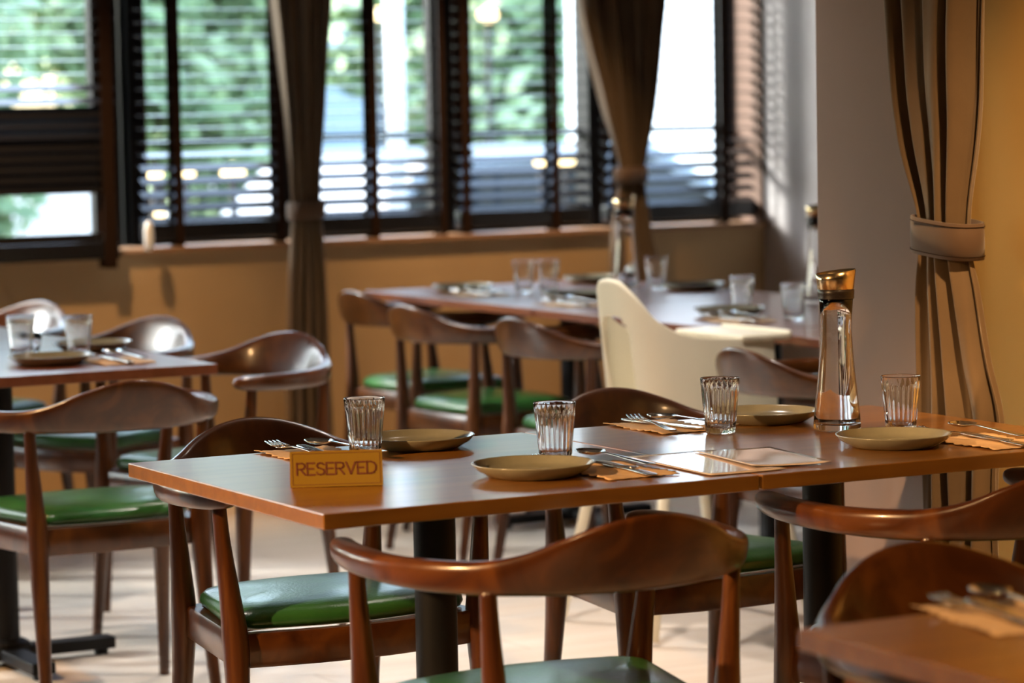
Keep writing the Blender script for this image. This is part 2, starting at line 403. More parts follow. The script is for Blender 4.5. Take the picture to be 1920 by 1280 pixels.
# ------------------------------------------------------------------ curtains
def curtain(name, rows, y0, depth, label, pleats, axis='x', seed=0, band=None, group='brown curtains tied back along the walls', n=160, zt=2.4):
    """rows: (z, a0, a1, amp) from top to bottom; a0/a1 extents along the wall"""
    rnd = random.Random(seed)
    ph = [rnd.uniform(0, 6.28) for _ in range(4)]
    rows = catmull([list(r) for r in rows], 12)
    V = []
    for (z, a0, a1, amp) in rows:
        for j in range(n + 1):
            s = j / n
            ss = s + 0.018 * math.sin(7 * s * PI + ph[0]) + 0.010 * math.sin(z * 3 + s * 9 + ph[1])
            a = a0 + (a1 - a0) * s
            w_ = math.sin(2 * PI * pleats * ss + ph[2] + 0.30 * math.sin(z * 2.2 + 2.5 * s))
            w_ = math.copysign(abs(w_) ** 0.9, w_)
            d = amp * w_ * (0.75 + 0.25 * math.sin(5.3 * s * PI + ph[3] + z)) + 0.25 * amp * math.sin(2 * PI * pleats * 2.3 * s + z * 4)
            d += 0.0022 * math.sin(z * 13 + s * 17 + ph[0]) * math.sin(z * 5.3 - s * 11)
            d += -depth * math.sin(PI * s) * 0.5
            a += 0.10 * (a1 - a0) / pleats * math.cos(2 * PI * pleats * ss)
            V.append((a, y0 + d, z) if axis == 'x' else (y0 + d, a, z))
    nn = n + 1; F = []
    for i in range(len(rows) - 1):
        for j in range(n): F.append((i * nn + j, i * nn + j + 1, (i + 1) * nn + j + 1, (i + 1) * nn + j))
    zb = rows[-1][0]
    root = empty(name, ((rows[-1][1] + rows[-1][2]) / 2, y0, 0) if axis == 'x' else (y0, (rows[-1][1] + rows[-1][2]) / 2, 0))
    off = root.location
    o = mesh_obj('curtain_panel', [Vector(v) - off for v in V], F, M['curtain'], root)
    sm = o.modifiers.new('solid', 'SOLIDIFY'); sm.thickness = 0.0025
    if band:
        z0, z1, a0, a1, dd, slope = band
        q = []; f = []
        N = 48
        prof = [(0, 0), (0.004, 0.003), (0.005, 0.5), (0.004, 0.997), (0, 1), (-0.003, 0.5)]
        for i in range(N):
            t_ = 2 * PI * i / N
            ca, sa = math.cos(t_), math.sin(t_)
            ca = math.copysign(abs(ca) ** 0.7, ca); sa = math.copysign(abs(sa) ** 0.8, sa)
            for (e, h) in prof:
                aa = (a0 + a1) / 2 + ((a1 - a0) / 2 + e) * ca
                d = (dd + e) * sa
                z = z0 + (z1 - z0) * h + slope * ca
                q.append((aa, y0 + d, z) if axis == 'x' else (y0 + d, aa, z))
        P = len(prof)
        for i in range(N):
            for j in range(P): f.append((i * P + j, ((i + 1) % N) * P + j, ((i + 1) % N) * P + (j + 1) % P, i * P + (j + 1) % P))
        mesh_obj('tieback_band', [Vector(v) - off for v in q], f, M['band'], root)
        if axis == 'y':   # stitched seams along the band's two edges
            st = MB()
            for h in (0.10, 0.90):
                pts = []
                for i in range(N + 1):
                    t_ = 2 * PI * i / N
                    ca, sa = math.cos(t_), math.sin(t_)
                    ca = math.copysign(abs(ca) ** 0.7, ca); sa = math.copysign(abs(sa) ** 0.8, sa)
                    pts.append(Vector((y0 + (dd + 0.0052) * sa, (a0 + a1) / 2 + ((a1 - a0) / 2 + 0.0052) * ca, z0 + (z1 - z0) * h + slope * ca)) - off)
                st.tube(pts, 0.0007, 5, cap=False)
            st.build('band_stitching', M['tape'], root)
    tag(root, label, 'curtain', group)
    return root
curtain('curtain', [(2.35, 4.22, 4.60, 0.045), (1.72, 4.272, 4.512, 0.042), (1.36, 4.305, 4.475, 0.034), (1.10, 4.328, 4.452, 0.014), (1.0, 4.332, 4.446, 0.012), (0.85, 4.32, 4.458, 0.016), (0.45, 4.30, 4.47, 0.022), (0.03, 4.285, 4.485, 0.026)],
        9.62, 0.03, 'brown tied curtain hanging left of centre, beside the chair with the glossy curved back', 5, 'x', 3, (0.975, 1.035, 4.325, 4.453, 0.04, 0.004))
curtain('curtain', [(2.35, 5.42, 5.95, 0.048), (1.72, 5.485, 5.845, 0.045), (1.36, 5.575, 5.80, 0.034), (1.16, 5.64, 5.765, 0.014), (1.08, 5.65, 5.755, 0.012), (0.87, 5.615, 5.785, 0.018), (0.68, 5.60, 5.82, 0.024), (0.03, 5.58, 5.86, 0.028)],
        9.62, 0.03, 'brown tied curtain behind the white highchair, near the far corner', 6, 'x', 5, (1.06, 1.12, 5.643, 5.762, 0.04, 0.004))
curtain('curtain', [(2.5, 4.63, 5.10, 0.026), (1.55, 4.705, 5.006, 0.024), (1.30, 4.725, 4.965, 0.022), (1.14, 4.760, 4.908, 0.017), (1.06, 4.762, 4.903, 0.017), (0.98, 4.737, 4.905, 0.022), (0.85, 4.70, 4.902, 0.025), (0.735, 4.663, 4.899, 0.030), (0.6, 4.68, 4.889, 0.028), (0.05, 4.66, 4.90, 0.028)],
        3.585, 0.05, 'large taupe curtain tied with a wide band at the right end of the front table', 4, 'y', 11, (1.050, 1.122, 4.750, 4.918, 0.046, 0.008), n=260)

# ------------------------------------------------------------------ chair
def seat_outline(grow=0.0, rc=0.03, bow_f=0.03, bow_b=0.014, dx=0, nseg=8):
    FW, BW, FY, BY = 0.243 + grow, 0.193 + grow, 0.155 + grow, -0.205 - grow
    pts = []
    def corner(cx, cy, a0, a1):
        for i in range(nseg + 1):
            a = a0 + (a1 - a0) * i / nseg
            pts.append((cx + rc * math.cos(a), cy + rc * math.sin(a)))
    corner(FW - rc, FY - rc, 0, PI / 2)
    for i in range(1, 10):
        s = i / 10; pts.append((FW - rc - 2 * (FW - rc) * s, FY + bow_f * math.sin(PI * s)))
    corner(-FW + rc, FY - rc, PI / 2, PI)
    for i in range(1, 8):
        s = i / 8; pts.append((-(FW + (BW - FW) * s), FY - rc + (BY + rc - FY + rc) * s))
    corner(-BW + rc, BY + rc, PI, 1.5 * PI)
    for i in range(1, 10):
        s = i / 10; pts.append((-BW + rc + 2 * (BW - rc) * s, BY - bow_b * math.sin(PI * s)))
    corner(BW - rc, BY + rc, 1.5 * PI, 2 * PI)
    for i in range(1, 8):
        s = i / 8; pts.append((BW + (FW - BW) * s, BY + rc + (FY - rc - BY - rc) * s))
    return pts

def make_chair():
    root = empty('armchair')
    half = [(0.0, -0.302, 0.7090, 0.0105, 0.0590, 0.022), (0.060, -0.297, 0.7055, 0.0105, 0.0550, 0.020), (0.115, -0.281, 0.6960, 0.0120, 0.0450, 0.015),
            (0.165, -0.250, 0.6845, 0.0150, 0.0330, 0.009), (0.212, -0.205, 0.6780, 0.0190, 0.0265, 0.005), (0.256, -0.135, 0.6765, 0.0205, 0.0245, 0.003), (0.282, -0.050, 0.6765, 0.0225, 0.0225, 0.002),
            (0.290, 0.040, 0.6780, 0.0240, 0.0215, 0.002), (0.284, 0.110, 0.6795, 0.0235, 0.0205, 0.002), (0.270, 0.165, 0.6810, 0.0205, 0.0180, 0.001), (0.262, 0.190, 0.6820, 0.0145, 0.0130, 0), (0.259, 0.201, 0.6825, 0.003, 0.003, 0)]
    full = [(-a, b1, c1, d, e, f) for a, b1, c1, d, e, f in reversed(half[1:])] + half
    pts = catmull(full, 7)
    NS = 20; V = []; F = []
    for i, (x, y, z, a, h, ln) in enumerate(pts):
        p = pts[max(i - 1, 0)]; q = pts[min(i + 1, len(pts) - 1)]
        t_ = Vector((q[0] - p[0], q[1] - p[1], 0)).normalized()
        nrm = Vector((t_.y, -t_.x, 0))   # outward
        a = max(a, 0.002); h = max(h, 0.002)
        for k in range(NS):
            th = 2 * PI * k / NS
            cx, sz = math.cos(th), math.sin(th)
            cx = math.copysign(abs(cx) ** 0.72, cx); sz = math.copysign(abs(sz) ** 0.72, sz)
            pos = Vector((x, y, z)) + nrm * (a * cx + ln * sz) + Vector((0, 0, h * sz))
            V.append(pos)
    n = len(pts)
    for i in range(n - 1):
        for k in range(NS): F.append((i * NS + k, i * NS + (k + 1) % NS, (i + 1) * NS + (k + 1) % NS, (i + 1) * NS + k))
    F.append(tuple(range(NS))); F.append(tuple((n - 1) * NS + k for k in range(NS)))
    mesh_obj('back_rail', V, F, M['walnut'], root)
    for sx in (-1, 1):
        q = MB(); keys = [(sx * 0.262, 0.135, 0.668, 0.0130), (sx * 0.258, 0.138, 0.60, 0.0145), (sx * 0.249, 0.145, 0.50, 0.0195), (sx * 0.243, 0.150, 0.42, 0.0240), (sx * 0.244, 0.158, 0.32, 0.021), (sx * 0.249, 0.172, 0.14, 0.0155), (sx * 0.253, 0.185, 0.0, 0.0125)]
        ks = catmull([list(x) for x in keys], 4); q.tube([x[:3] for x in ks], [x[3] for x in ks], 16); q.build('leg', M['walnut_leg'], root)
        q = MB(); keys = [(sx * 0.208, -0.208, 0.662, 0.0130), (sx * 0.205, -0.207, 0.60, 0.0145), (sx * 0.199, -0.206, 0.50, 0.0195), (sx * 0.195, -0.208, 0.42, 0.0240), (sx * 0.196, -0.216, 0.32, 0.021), (sx * 0.200, -0.240, 0.14, 0.0155), (sx * 0.205, -0.265, 0.0, 0.0125)]
        ks = catmull([list(x) for x in keys], 4); q.tube([x[:3] for x in ks], [x[3] for x in ks], 16); q.build('leg', M['walnut_leg'], root)
    # seat frame: ring
    out = seat_outline(0.004, 0.02); inn = seat_outline(-0.020, 0.015)
    N = len(out)
    V = []; F = []
    lay = [(out, 0.378), (out, 0.382), (out, 0.428), (out, 0.434), (inn, 0.434), (inn, 0.378)]
    lay = [(seat_outline(0.001, 0.02), 0.374), (out, 0.378), (out, 0.430), (seat_outline(0.001, 0.02), 0.435), (inn, 0.435), (inn, 0.374)]
    for pl, z in lay: V += [(x, y, z) for x, y in pl]
    L = len(lay)
    for i in range(L):
        for k_ in range(N): F.append((i * N + k_, i * N + (k_ + 1) % N, ((i + 1) % L) * N + (k_ + 1) % N, ((i + 1) % L) * N + k_))
    sharp(mesh_obj('seat_frame', V, F, M['walnut'], root), 40)
    # cushion
    V = []; F = []
    lay = [(-0.022, 0.4365), (-0.012, 0.440), (-0.008, 0.449), (-0.010, 0.459), (-0.018, 0.468), (-0.034, 0.474), (-0.065, 0.478), (-0.11, 0.480), (-0.15, 0.481)]
    for g, z in lay:
        pl = seat_outline(max(g, -0.15), max(0.055 + g * 0.2, 0.02), 0.028 * (1 + g * 4), 0.012 * (1 + g * 4))
        V += [(x, y, z) for x, y in pl]
    N = len(seat_outline()); L = len(lay)
    for i in range(L - 1):
        for k_ in range(N): F.append((i * N + k_, i * N + (k_ + 1) % N, (i + 1) * N + (k_ + 1) % N, (i + 1) * N + k_))
    F.append(tuple((L - 1) * N + k_ for k_ in range(N))); F.append(tuple(range(N)))
    mesh_obj('seat_cushion', V, F, M['leather'], root)
    return root
chair = make_chair()
CG = 'walnut armchairs with green seats'
CH = [
    (2.25, 4.07, -1, 'walnut armchair with green seat in front of the reserved sign, nearest whole chair'),
    (3.085, 4.145, 0, 'walnut armchair at right half of the front table, cut by the frame edge'),
    (2.33, 5.07, 180, 'walnut armchair tucked under the far side of the front table, left of the reserved sign'),
    (3.175, 5.14, 180, 'walnut armchair on the far side of the front table, in front of the white highchair'),
    (2.445, 6.62, 0, 'walnut armchair with bright green seat at the near end of the left table'),
    (3.02, 7.24, 115, 'walnut armchair with shiny curved back right of the left table, nearest of three'),
    (2.975, 8.06, 114, 'walnut armchair behind the left table, middle one of three in a row'),
    (2.94, 9.0, 114, 'walnut armchair behind the left table, farthest of three, behind the left glass'),
    (4.52, 8.90, -84, 'dark walnut armchair at the far left end of the rear table beside the curtain'),
    (4.345, 8.17, -84, 'walnut armchair pushed to the rear table, left of the pair in the middle'),
    (4.335, 7.46, -84, 'walnut armchair pushed to the rear table, just left of the white highchair'),
    (4.25, 6.15, -88, 'walnut armchair between the white highchair and the water carafe'),
    (2.39, 2.985, 180, 'blurred walnut armchair behind the closest table in the lower right corner'),
    (5.62, 8.25, 90, 'dark armchair back on the window side of the rear table'),
]
for x, y, r, lb in CH: place(chair, (x, y, 0), R(r), lb, 'chair', CG)

# ------------------------------------------------------------------ tables
def make_table(w, d, mtop, foot=0.56):
    root = empty('dining_table')
    q = MB(); q.box((0, 0, 0.7375), (w, d, 0.025)); o = q.build('tabletop', mtop, root, smooth=False); bevel(o, 0.0018, 2)
    q = MB(); q.lathe([(0.036, 0.03), (0.036, 0.70)], 32, capt=True); sharp(q.build('column', M['black_metal'], root))
    q = MB(); q.box((0, 0, 0.717), (0.36, 0.05, 0.014)); q.box((0, 0, 0.7165), (0.05, 0.36, 0.0145)); q.lathe([(0.05, 0.700), (0.05, 0.712)], 24, capt=True)
    q.build('top_bracket', M['black_metal'], root, smooth=False)
    q = MB()
    for a in (0, 1, 2, 3):
        rot = Matrix.Rotation(a * PI / 2, 3, 'Z')
        q.box(rot @ Vector((foot / 4, 0, 0.03)), (foot / 2, 0.06, 0.03), rot)
    q.lathe([(0.06, 0.015), (0.06, 0.055), (0.04, 0.065)], 24, capt=True)
    for a in (0, 1, 2, 3):
        c1 = Matrix.Rotation(a * PI / 2, 3, 'Z') @ Vector((foot / 2 - 0.03, 0, 0)); q.lathe([(0.018, 0), (0.018, 0.016)], 12, c=c1, capt=True)
    bevel(q.build('pedestal_base', M['black_metal'], root, smooth=False), 0.004)
    return root
ft = make_table(0.786, 0.812, M['tabletop'])
place(ft, (2.3055, 4.562, 0), 0, 'orange-brown wooden table bearing the reserved sign', 'table', 'front pair of tables')
place(ft, (3.0975, 4.562, 0), 0, 'orange-brown wooden table bearing the sharp water carafe, pushed against the reserved one', 'table', 'front pair of tables')
place(ft, (2.34, 2.515, 0), 0, 'blurred orange-brown table corner, lowest right in the frame', 'table')
lt = make_table(0.84, 0.80, M['far_top'])
place(lt, (2.42, 7.16, 0), 0, 'wooden table at the left edge with plates and two tumblers', 'table', 'left row of tables')
place(lt, (2.42, 7.965, 0), 0, 'wooden table joined behind the left edge one', 'table', 'left row of tables')
place(lt, (2.42, 8.77, 0), 0, 'wooden table nearest the window in the left row', 'table', 'left row of tables')
rt = make_table(0.92, 1.155, M['far_top'])
place(rt, (4.81, 8.51, 0), 0, 'long rear wooden table behind the two middle chairs, nearest the windows', 'table', 'rear row of tables')
place(rt, (4.81, 7.345, 0), 0, 'rear wooden table behind the white highchair', 'table', 'rear row of tables')
place(rt, (4.81, 6.18, 0), 0, 'rear wooden table running behind the pillar and the sharp carafe', 'table', 'rear row of tables')
TZ = 0.7502

# ------------------------------------------------------------------ tableware
q = MB()
q.lathe([(0.070, 0.0), (0.074, 0.001), (0.080, 0.004), (0.094, 0.0125), (0.1015, 0.021), (0.1025, 0.0228), (0.1010, 0.0232), (0.0985, 0.0215), (0.090, 0.0125), (0.080, 0.0078), (0.06, 0.0068), (0.0, 0.0066)], 72)
plate = q.build('plate', M['plate'])
PG = 'olive stoneware plates'
for x, y, lb in [(2.396, 4.375, 'olive plate in the foreground centre of the front table, left of its cutlery napkin'),
                 (3.112, 4.358, 'olive plate at the right of the front table, in front of the carafe'),
                 (2.428, 4.862, 'olive plate behind the tumbler by the reserved sign'),
                 (3.155, 4.835, 'olive plate behind the fluted tumbler, left of the sharp carafe'),
                 (2.512, 7.03, 'olive plate at the near edge of the left table'),
                 (2.745, 7.36, 'olive plate on the left table behind the right tumbler'),
                 (4.629, 7.27, 'olive plate on the rear table in front of its tumblers'),
                 (4.65, 8.2, 'olive plate on the rear table just left of the highchair'),
                 (4.57, 8.80, 'olive plate at the far left end of the rear table'),
                 (5.12, 8.90, 'dark plate by the window edge of the rear table, left of the rear carafe'),
                 (5.15, 8.31, 'olive plate on the rear table, just behind the highchair top')]:
    place(plate, (x, y, TZ), random.uniform(0, 6), lb, 'plate', PG)

def tumbler():
    def m(i, t_):
        if i in (3, 4, 5, 6, 7): return 1 + 0.026 * (abs(math.cos(t_ * 11)) * 2 - 1)
        return 1
    q = MB()
    q.lathe([(0.021, 0.0), (0.0235, 0.001), (0.0245, 0.004), (0.0250, 0.009), (0.0262, 0.025), (0.0285, 0.05), (0.0305, 0.072), (0.0312, 0.080), (0.0322, 0.083), (0.0332, 0.0955),
             (0.0330, 0.0968), (0.0322, 0.0968), (0.0318, 0.0955), (0.0302, 0.082), (0.0285, 0.066), (0.0262, 0.045), (0.0240, 0.022), (0.0225, 0.0135), (0.018, 0.0115), (0.0, 0.011)], 132, mod=m)
    q.v = [Vector((p.x * 1.10, p.y * 1.10, p.z * 1.07)) for p in q.v]
    return q.build('tumbler', M['glass'])
tum = tumbler()
GG = 'fluted glass tumblers'
for x, y, lb in [(2.293, 4.800, 'fluted glass tumbler behind the reserved sign'),
                 (2.517, 4.515, 'fluted glass tumbler behind the foreground plate, in the middle of the table'),
                 (2.978, 4.715, 'fluted glass tumbler right of the kraft napkin, left of the sharp carafe'),
                 (3.255, 4.535, 'fluted glass tumbler right of the sharp carafe, before the taupe curtain'),
                 (2.537, 7.31, 'glass tumbler at the left frame edge on the left table'),
                 (2.650, 7.20, 'glass tumbler right of the left edge one on the left table'),
                 (4.747, 7.39, 'blurred glass tumbler on the rear table, left of the pair'),
                 (4.672, 7.01, 'blurred glass tumbler on the rear table close to the sharp carafe'),
                 (4.70, 8.62, 'faint glass tumbler at the rear table left part, left of two'),
                 (4.78, 8.60, 'faint glass tumbler at the rear table left part, right of two'),
                 (5.11, 8.47, 'glass tumbler right beside the rear left carafe')]:
    place(tum, (x, y, TZ), random.uniform(0, 6), lb, 'glass', GG)
# low clear bowl among the left tumblers
q = MB(); q.lathe([(0.02, 0), (0.03, 0.004), (0.036, 0.03), (0.038, 0.05), (0.036, 0.05), (0.034, 0.03), (0.027, 0.008), (0, 0.006)], 40)
o = q.build('glass_bowl', M['glass']); o.location = (2.585, 7.40, TZ); tag(o, 'low clear glass bowl between the tumblers on the left table', 'bowl')

def make_carafe():
    root = empty('water_carafe')
    prof = [(0.0, 0.0), (0.036, 0.0), (0.0415, 0.002), (0.0438, 0.006), (0.0440, 0.012), (0.0425, 0.03), (0.0385, 0.065), (0.0340, 0.11), (0.0305, 0.15), (0.0290, 0.18), (0.0293, 0.21), (0.0312, 0.238), (0.0316, 0.246),
            (0.0298, 0.246), (0.0280, 0.212), (0.0276, 0.18), (0.0290, 0.15), (0.0325, 0.11), (0.0368, 0.068), (0.0405, 0.032), (0.0405, 0.017), (0.036, 0.0125), (0.0, 0.011)]
    q = MB(); q.lathe(prof, 72, capb=False); q.build('glass_body', M['glass'], root)
    q = MB(); q.lathe([(0.0, 0.0115), (0.0360, 0.0132), (0.0402, 0.0175), (0.0402, 0.032), (0.0365, 0.068), (0.0322, 0.11), (0.0287, 0.15), (0.0273, 0.18), (0.0277, 0.212), (0.0283, 0.226), (0.0, 0.226)], 72, capb=False)
    q.build('water', M['water'], root)
    q = MB(); q.lathe([(0.024, 0.236), (0.0245, 0.243), (0.0333, 0.2445), (0.0340, 0.2462), (0.0332, 0.2475), (0.0340, 0.2492), (0.0332, 0.2508), (0.0340, 0.2526), (0.0340, 0.2605), (0.0325, 0.262)], 56, capt=True)
    q.build('silicone_collar', M['rubber'], root)
    # flared metal pouring lid with a slanted lip
    V = []; F = []; N = 64
    prof = [(0.0325, 0.2615), (0.0336, 0.263), (0.0352, 0.280), (0.0376, 0.2945), (0.0370, 0.2945), (0.0345, 0.280), (0.0325, 0.268), (0.0, 0.267)]
    for r_, z in prof:
        for k_ in range(N):
            a = 2 * PI * k_ / N
            s = (z - 0.2615) / 0.033
            V.append((r_ * math.cos(a), r_ * math.sin(a), z + max(s, 0) * 0.0045 * math.cos(a)))
    for i in range(len(prof) - 1):
        for k_ in range(N): F.append((i * N + k_, i * N + (k_ + 1) % N, (i + 1) * N + (k_ + 1) % N, (i + 1) * N + k_))
    mesh_obj('pouring_lid', V, F, M['gold'], root)
    return root
car = make_carafe()
KG = 'glass water carafes'
place(car, (3.178, 4.628, TZ), R(-25), 'sharp glass water carafe with gold lid standing on the front table before the pillar', 'carafe', KG)
place(car, (5.075, 7.48, TZ), R(-25), 'blurred water carafe on the rear table, half behind the pillar edge', 'carafe', KG)
place(car, (5.06, 8.585, TZ), R(-25), 'blurred water carafe rising behind the white highchair', 'carafe', KG)

# cutlery (lies along local X, handle at -X)
def strip(keys, name, thick=0.0016):
    ks = catmull([list(k_) for k_ in keys], 5)    # x, halfwidth, z, dish
    V = []; F = []; W = 7
    for x, hw, z, dish in ks:
        for j in range(W):
            s = -1 + 2 * j / (W - 1)
            V.append((x, hw * s, z - dish * (1 - s * s)))
    n = len(ks)
    for i in range(n - 1):
        for j in range(W - 1): F.append((i * W + j, i * W + j + 1, (i + 1) * W + j + 1, (i + 1) * W + j))
    return V, F
def make_spoon():
    V, F = strip([(-0.10, 0.004, 0.003, 0), (-0.09, 0.0075, 0.003, 0), (-0.06, 0.0062, 0.004, 0), (0.0, 0.0035, 0.008, 0), (0.035, 0.0035, 0.010, 0), (0.045, 0.010, 0.010, 0.002), (0.06, 0.0185, 0.010, 0.006), (0.078, 0.0195, 0.010, 0.007), (0.092, 0.013, 0.0105, 0.004), (0.098, 0.003, 0.011, 0.0)], 's')
    o = mesh_obj('spoon', V, F, M['steel']); m = o.modifiers.new('s', 'SOLIDIFY'); m.thickness = 0.0016; return o
def make_fork():
    V, F = strip([(-0.10, 0.004, 0.003, 0), (-0.09, 0.0075, 0.003, 0), (-0.06, 0.006, 0.004, 0), (0.0, 0.0035, 0.008, 0), (0.035, 0.004, 0.008, 0), (0.047, 0.0115, 0.006, 0.001), (0.060, 0.0125, 0.0055, 0.001)], 'f')
    o_v, o_f = V[:], F[:]
    for k_ in range(4):
        yc = -0.0105 + k_ * 0.007
        n0 = len(o_v)
        for x, z in ((0.059, 0.0055), (0.075, 0.006), (0.09, 0.0085), (0.099, 0.011)):
            hw = 0.0019 if x < 0.09 else 0.0012
            o_v += [(x, yc - hw, z), (x, yc + hw, z)]
        for i in range(3): o_f.append((n0 + 2 * i, n0 + 2 * i + 1, n0 + 2 * i + 3, n0 + 2 * i + 2))
    o = mesh_obj('fork', o_v, o_f, M['steel']); m = o.modifiers.new('s', 'SOLIDIFY'); m.thickness = 0.0016; return o
def make_knife():
    V, F = strip([(-0.11, 0.005, 0.004, 0), (-0.10, 0.0085, 0.004, 0), (-0.05, 0.0075, 0.004, 0), (-0.01, 0.006, 0.004, 0), (0.0, 0.0095, 0.004, 0), (0.06, 0.010, 0.004, 0), (0.095, 0.008, 0.004, 0), (0.108, 0.002, 0.004, 0)], 'k')
    o = mesh_obj('knife', V, F, M['steel']); m = o.modifiers.new('s', 'SOLIDIFY'); m.thickness = 0.0024; return o
spoon, fork, knife = make_spoon(), make_fork(), make_knife()
for o in (spoon, fork, knife):
    for v in o.data.vertices: v.co.x *= 1.08; v.co.y *= 1.18
def make_napkin(w=0.21, d=0.135, seed=0):
    rnd = random.Random(seed)
    nx, ny = 26, 18; V = []; F = []
    for i in range(nx + 1):
        for j in range(ny + 1):
            s, t_ = i / nx, j / ny
            ex = 0.0035 * math.sin(t_ * 38) * (1 if i in (0, nx) else 0)
            ey = 0.0035 * math.sin(s * 52) * (1 if j in (0, ny) else 0)
            z = 0.0022 + 0.0016 * math.sin(s * 9 + seed) * math.sin(t_ * 7 + 1) + (0.0022 * abs(math.sin(s * 24)) if j in (0, ny) else 0)
            V.append(((s - 0.5) * w + ex, (t_ - 0.5) * d + ey, z))
    for i in range(nx):
        for j in range(ny):
            a = i * (ny + 1) + j; F.append((a, a + 1, a + ny + 2, a + ny + 1))
    o = mesh_obj('paper_napkin', V, F, M['napkin']); m = o.modifiers.new('s', 'SOLIDIFY'); m.thickness = 0.0012; return o
nap = make_napkin()
NG, SG, FG_, KN = 'kraft paper napkins', 'spoons', 'forks', 'knives'
SETS = [ # x, y, rot of napkin long axis, where, offsets(spoon,fork,knife): (dx, dy, drot)
    (2.530, 4.345, 90, 'right of the foreground plate', [(0.035, 0.045, 5), (-0.012, 0.065, 22), (0.02, -0.004, -6)]),
    (2.225, 4.865, 90, 'behind the reserved sign', [(0.045, -0.035, 14), (-0.02, 0.015, 6), (0.01, 0.01, -8)]),
    (2.950, 4.870, 90, 'left of the fluted tumbler in front of the highchair', [(0.03, -0.055, 18), (-0.03, -0.01, -10), (0.005, 0.02, 8)]),
    (3.275, 4.300, 90, 'at the right frame edge of the front table', [(0.035, 0.045, 0), (-0.012, 0.055, 14), (0.015, 0.005, -8)]),
    (2.665, 6.99, 90, 'on the left table beside its near plate', [(0.03, 0.0, 5), (-0.02, 0.0, 10), (0.005, 0.0, -4)]),
    (4.52, 8.60, 90, 'at the far left end of the rear table', [(0.03, 0.0, 5), (-0.02, 0.0, 10), (0.005, 0.0, -4)]),
    (4.50, 7.96, 90, 'on the rear table left of the highchair', [(0.03, 0.0, 5), (-0.02, 0.0, 10), (0.005, 0.0, -4)]),
    (4.52, 7.07, 90, 'on the rear table right of its near plate', [(0.03, 0.0, 5), (-0.02, 0.0, 10), (0.005, 0.0, -4)]),
    (2.185, 2.84, 80, 'on the closest table in the lower right corner', [(0.03, 0.0, 5), (-0.02, 0.0, 10), (0.005, 0.0, -4)]),
]
for x, y, r, wh, off in SETS:
    place(nap, (x, y, TZ), R(r), 'kraft paper napkin ' + wh, 'napkin', NG)
    for (pr, nm, grp), (dx, dy, dr) in zip(((spoon, 'spoon', SG), (fork, 'fork', FG_), (knife, 'knife', KN)), off):
        dz = {'spoon': 0.013, 'fork': 0.006, 'knife': 0.003}[nm]
        place(pr, (x + dx, y + dy, TZ + dz), R(r + dr), 'steel %s lying on the napkin %s' % (nm, wh), nm, grp)

# menu sheets
def sheet(name, pts, z, label, curl=0.004):
    a, b1, c1, d = [Vector(p) for p in pts]; V = []; F = []; n = 14
    for i in range(n + 1):
        for j in range(n + 1):
            s, t_ = i / n, j / n
            p = (a * (1 - s) + b1 * s) * (1 - t_) + (d * (1 - s) + c1 * s) * t_
            V.append((p.x, p.y, z + curl * (abs(s - 0.5) * 2) ** 3 * (0.4 + 0.6 * t_)))
    for i in range(n):
        for j in range(n):
            q_ = i * (n + 1) + j; F.append((q_, q_ + 1, q_ + n + 2, q_ + n + 1))
    cx = sum((Vector(p) for p in pts), Vector((0, 0))) / 4
    o = mesh_obj(name, [(v[0] - cx.x, v[1] - cx.y, v[2] - TZ) for v in V], F, M['sheet']); m = o.modifiers.new('s', 'SOLIDIFY'); m.thickness = 0.0006
    o.location = (cx.x, cx.y, TZ)
    return tag(o, label, 'menu sheet')
sheet('menu_sheet', [(2.645, 4.50), (2.790, 4.50), (2.775, 4.19), (2.625, 4.19)], TZ + 0.001, 'glossy sheet reflecting white light at the middle of the front tables', 0.001)
sheet('menu_sheet', [(2.775, 4.485), (2.915, 4.455), (2.872, 4.20), (2.735, 4.235)], TZ + 0.0028, 'pinkish glossy sheet overlapping the white one, left of the right plate', 0.003)

# reserved sign
sg = empty('reserved_sign', (2.078, 4.462, TZ), R(-23)); tag(sg, 'gold tent sign reading RESERVED on the front table corner', 'sign')
W, H, D = 0.150, 0.056, 0.022
ang = math.atan2(D, H)
V = []; F = []
th = 0.0016
def panel(sgn, nm, material):
    q = MB(); q.box((0, 0, H / math.cos(ang) / 2), (W, th, H / math.cos(ang)))
    rot = Matrix.Rotation(sgn * -ang, 3, 'X')
    q.v = [rot @ p + Vector((0, sgn * D, 0)) for p in q.v]
    rot2 = None
    return q
# front face leans back from its foot to the ridge
def leaf(sgn):
    q = MB(); h = H / math.cos(ang)
    q.box((0, 0, h / 2), (W, th, h))
    rot = Matrix.Rotation(ang * sgn, 3, 'X')   # sgn -1: foot at -Y leaning to +Y
    q.v = [rot @ p + Vector((0, D * sgn, 0.0005)) for p in q.v]
    return q
lf = leaf(-1); lf.build('front_panel', M['sign'], sg, smooth=False)
lf = leaf(1); lf.build('back_panel', M['sign_side'], sg, smooth=False)
Tf = Matrix.Translation((0, -D, 0.0005)) @ Matrix.Rotation(-ang, 4, 'X')
q = MB(); h = H / math.cos(ang)
for (x, z, a, b1) in ((0, 0.004, W - 0.008, 0.0008), (0, h - 0.004, W - 0.008, 0.0008), (-W / 2 + 0.004, h / 2, 0.0008, h - 0.008), (W / 2 - 0.004, h / 2, 0.0008, h - 0.008)):
    q.box((x, -th / 2 - 0.0002, z), (a, 0.0005, b1))
q.v = [Tf @ p for p in q.v]
q.build('border_line', M['sign_dark'], sg, smooth=False)
